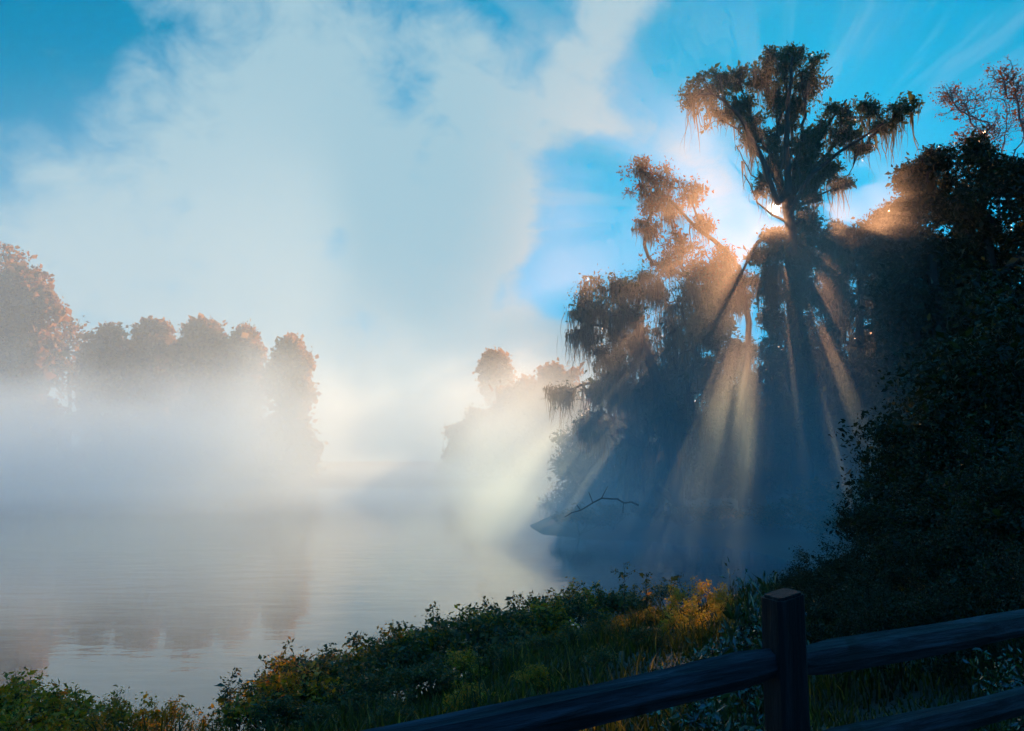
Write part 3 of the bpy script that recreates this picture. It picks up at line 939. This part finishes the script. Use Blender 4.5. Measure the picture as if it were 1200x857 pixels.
def dead_branch():
    a, b_ = at(662, 606, 27.0), at(748, 592, 28.5)
    c = at(705, 584, 27.6)
    pl = Plant(231)
    t = thing('dead_branch', 'bare dead branch lying over the misty water below the mossy tree', 'branch', tuple(float(v) for v in a))
    pl.path([a - a, c - a, b_ - a], [0.012, 0.028, 0.035], jit=0.04, step=0.3)
    for (px, py) in ((690, 577), (712, 570), (676, 592), (730, 601)):
        q = at(px, py, 27.5) - a
        pl.tips.append(pl.path([q], parent=pl.nearest(q), jit=0.04, step=0.25))
    link('limb', pl.wood(0.012, 0.4, 6), M_BARK, t)


dead_branch()

# ---- grass on the bank (nobody could count it)
ng = 90000
gxs = rng.uniform(-7, 8.5, ng * 2)
gys = 2.6 + rng.random(ng * 2) ** 1.5 * 12
s = lake_sd(gxs, gys)
keep = (s > 0.25)
gxs, gys = gxs[keep][:ng], gys[keep][:ng]
clump = np.sin(gxs * 2.1 + 1.3 * np.sin(gys * 1.7)) * np.sin(gys * 2.4 + np.sin(gxs * 1.1))
hgt = (0.10 + 0.07 * clump) * np.exp(rng.normal(0, 0.5, len(gxs)))
hgt = np.where(rng.random(len(gxs)) < 0.02, hgt * 1.8, hgt)
hgt = np.minimum(hgt, 0.36)
zz = gz(gxs, gys)
th = rng.uniform(0, 2 * np.pi, len(gxs))
wd = 0.006 + 0.0012 * gys * 0.4
base = np.stack([gxs, gys, zz - 0.01], 1)
dirw = np.stack([np.cos(th), np.sin(th), 0 * th], 1)
ln = rng.normal(0, 0.35, (len(gxs), 2)) * hgt[:, None]
mid = base + np.stack([ln[:, 0] * 0.35, ln[:, 1] * 0.35, hgt * 0.6], 1)
tip = base + np.stack([ln[:, 0], ln[:, 1], hgt], 1)
GVv = np.stack([base - dirw * wd[:, None], base + dirw * wd[:, None], mid + dirw * wd[:, None] * 0.7, mid - dirw * wd[:, None] * 0.7, tip], 1).reshape(-1, 3)
k = np.arange(len(gxs)) * 5
grass = link('grass', mesh('grass', GVv, tris=np.stack([k + 3, k + 2, k + 4], 1), quads=np.stack([k, k + 1, k + 2, k + 3], 1)), M_GRASS)
grass['kind'] = 'stuff'
grass['label'] = 'rough green grass on the bank under the fence'

# ------------------------------------------------------------------ split-rail fence
m, N, out = new_mat('weathered fence wood')
tcn = N.n.new('ShaderNodeTexCoord')
v = N.vm('MULTIPLY', tcn.outputs['Object'], (2.0, 26.0, 26.0))
n = N.noise(v, 1.6, 5.0, 0.65, 0.4)
kn = N.noise(tcn.outputs['Object'], 5.0, 2.0)
b = N.n.new('ShaderNodeBsdfPrincipled')
colw = N.ramp(n, [(0.32, (0.008, 0.006, 0.006)), (0.5, (0.024, 0.019, 0.02)), (0.68, (0.06, 0.05, 0.055))])
N.put(b.inputs['Base Color'], N.mix(N.step(kn, 0.63, 0.72), colw, (0.015, 0.011, 0.009)))
b.inputs['Roughness'].default_value = 0.75
b.inputs['Specular IOR Level'].default_value = 0.2
bu = N.n.new('ShaderNodeBump')
bu.inputs['Strength'].default_value = 1.0
bu.inputs['Distance'].default_value = 0.012
N.put(bu.inputs['Height'], n)
N.l.new(bu.outputs[0], b.inputs['Normal'])
N.l.new(b.outputs[0], out.inputs['Surface'])
M_WOOD = m
m = m.copy()  # darker copy with the post's shade painted into the wood colours
m.name = 'weathered shade-dark post wood'
for nd in m.node_tree.nodes:
    if nd.type == 'VECT_MATH':
        nd.inputs[1].default_value = (24.0, 24.0, 1.6)
    if nd.type == 'VALTORGB':
        for e_, c_ in zip(nd.color_ramp.elements, ((0.004, 0.002, 0.002), (0.010, 0.006, 0.005), (0.024, 0.016, 0.015))):
            e_.color = (*c_, 1)
M_POST = m


def rail_mesh(length, seed, hgt=0.092, dep=0.06):
    """a cleft rail along +x: an uneven six-sided section that wanders a little and is cut thinner at both ends"""
    r = np.random.default_rng(seed)
    sec = np.array([(-0.5, -0.16), (-0.36, 0.34), (0.12, 0.52), (0.5, 0.2), (0.42, -0.36), (-0.2, -0.52)])   # (depth, height)
    S = 40
    V = []
    ph = r.uniform(0, 6, 6)
    for i in range(S):
        f = i / (S - 1)
        x = f * length
        tap = 0.62 + 0.38 * min(1.0, min(f, 1 - f) / 0.07)
        for j, (a, b_) in enumerate(sec):
            wob = 1 + 0.07 * math.sin(5 * f + ph[j]) + 0.03 * math.sin(17 * f + 2 * ph[j]) + r.normal(0, 0.006)
            V.append((x, a * dep * tap * wob, b_ * hgt * tap * wob + 0.012 * math.sin(4 * f + ph[0])))
    q = [(i * 6 + j, i * 6 + (j + 1) % 6, (i + 1) * 6 + (j + 1) % 6, (i + 1) * 6 + j) for i in range(S - 1) for j in range(6)]
    me = bpy.data.meshes.new('rail')
    me.from_pydata([tuple(map(float, v_)) for v_ in V], [], q + [tuple(range(5, -1, -1)), tuple(range((S - 1) * 6, S * 6))])
    me.update()
    return me


def post_mesh(h, w, seed):
    import bmesh
    r = np.random.default_rng(seed)
    bm = bmesh.new()
    rings = []
    for i in range(9):
        f = i / 8
        k_ = w / 2 * (1.03 - 0.05 * f)
        c = 0.012
        ring = []
        for (sx, sy) in ((-1, -1), (1, -1), (1, 1), (-1, 1)):
            pts = [(sx * k_, sy * (k_ - c)), (sx * (k_ - c), sy * k_)]
            if sx * sy > 0:
                pts = pts[::1]
            else:
                pts = pts[::-1]
            for (x, y) in pts:
                ring.append(bm.verts.new((x + r.normal(0, 0.0015), y + r.normal(0, 0.0015), -0.4 + f * (h + 0.4) + (0.008 * sx if i == 8 else 0))))
        rings.append(ring)
    for a, b_ in zip(rings[:-1], rings[1:]):
        for j in range(8):
            bm.faces.new((a[j], a[(j + 1) % 8], b_[(j + 1) % 8], b_[j]))
    bm.faces.new(rings[-1])
    bm.faces.new(rings[0][::-1])
    bmesh.ops.recalc_face_normals(bm, faces=bm.faces)
    bmesh.ops.bevel(bm, geom=[e for e in bm.edges if all(v_.co.z > h - 0.02 for v_ in e.verts)], offset=0.008, segments=2, affect='EDGES')
    me = bpy.data.meshes.new('post')
    bm.to_mesh(me)
    bm.free()
    return me


post_p = at(920, 770, 2.4)
fence = thing('split_rail_fence', 'dark weathered split-rail fence across the lower right of the bank', 'fence', (float(post_p[0]), 2.4, g1(post_p[0], 2.4)))
org = np.array(fence.location)


def add_rail(a, b_, seed, roll=0.0):
    a, b_ = np.asarray(a), np.asarray(b_)
    d = Vector(b_ - a)
    o = link('rail', rail_mesh(d.length, seed), M_WOOD, fence)
    o.rotation_euler = d.to_track_quat('X', 'Z').to_euler()
    o.location = Vector(a - org)
    return o


lt = at(920, 774, 2.4); rt = at(920, 772, 2.4)
l_dir = at(480, 864, 1.93) - lt
r_dir = at(1200, 732, 3.2) - rt
lp, rp = lt + l_dir * 2.2, rt + r_dir * 1.9
back = np.array([0, 0.0, 0])
add_rail(lp, lt + back + l_dir * -0.02, 301)
add_rail(rt + back, rp, 302)
low_off = np.array([0, 0, -0.265])
add_rail(lp + low_off, lt + low_off, 303)
add_rail(rt + low_off, rp + low_off, 304)
top_z = at(920, 695, 2.4)[2]
for q, sdn in ((lt, 311), (lp, 312), (rp, 313)):
    zb = g1(q[0], q[1])
    o = link('post', post_mesh(q[2] + 0.2 - zb if sdn != 311 else top_z - zb, 0.10, sdn), M_POST, fence)
    o.location = (q[0] - org[0], q[1] - org[1], zb - org[2])
    o.rotation_euler = (0, 0, R(20))
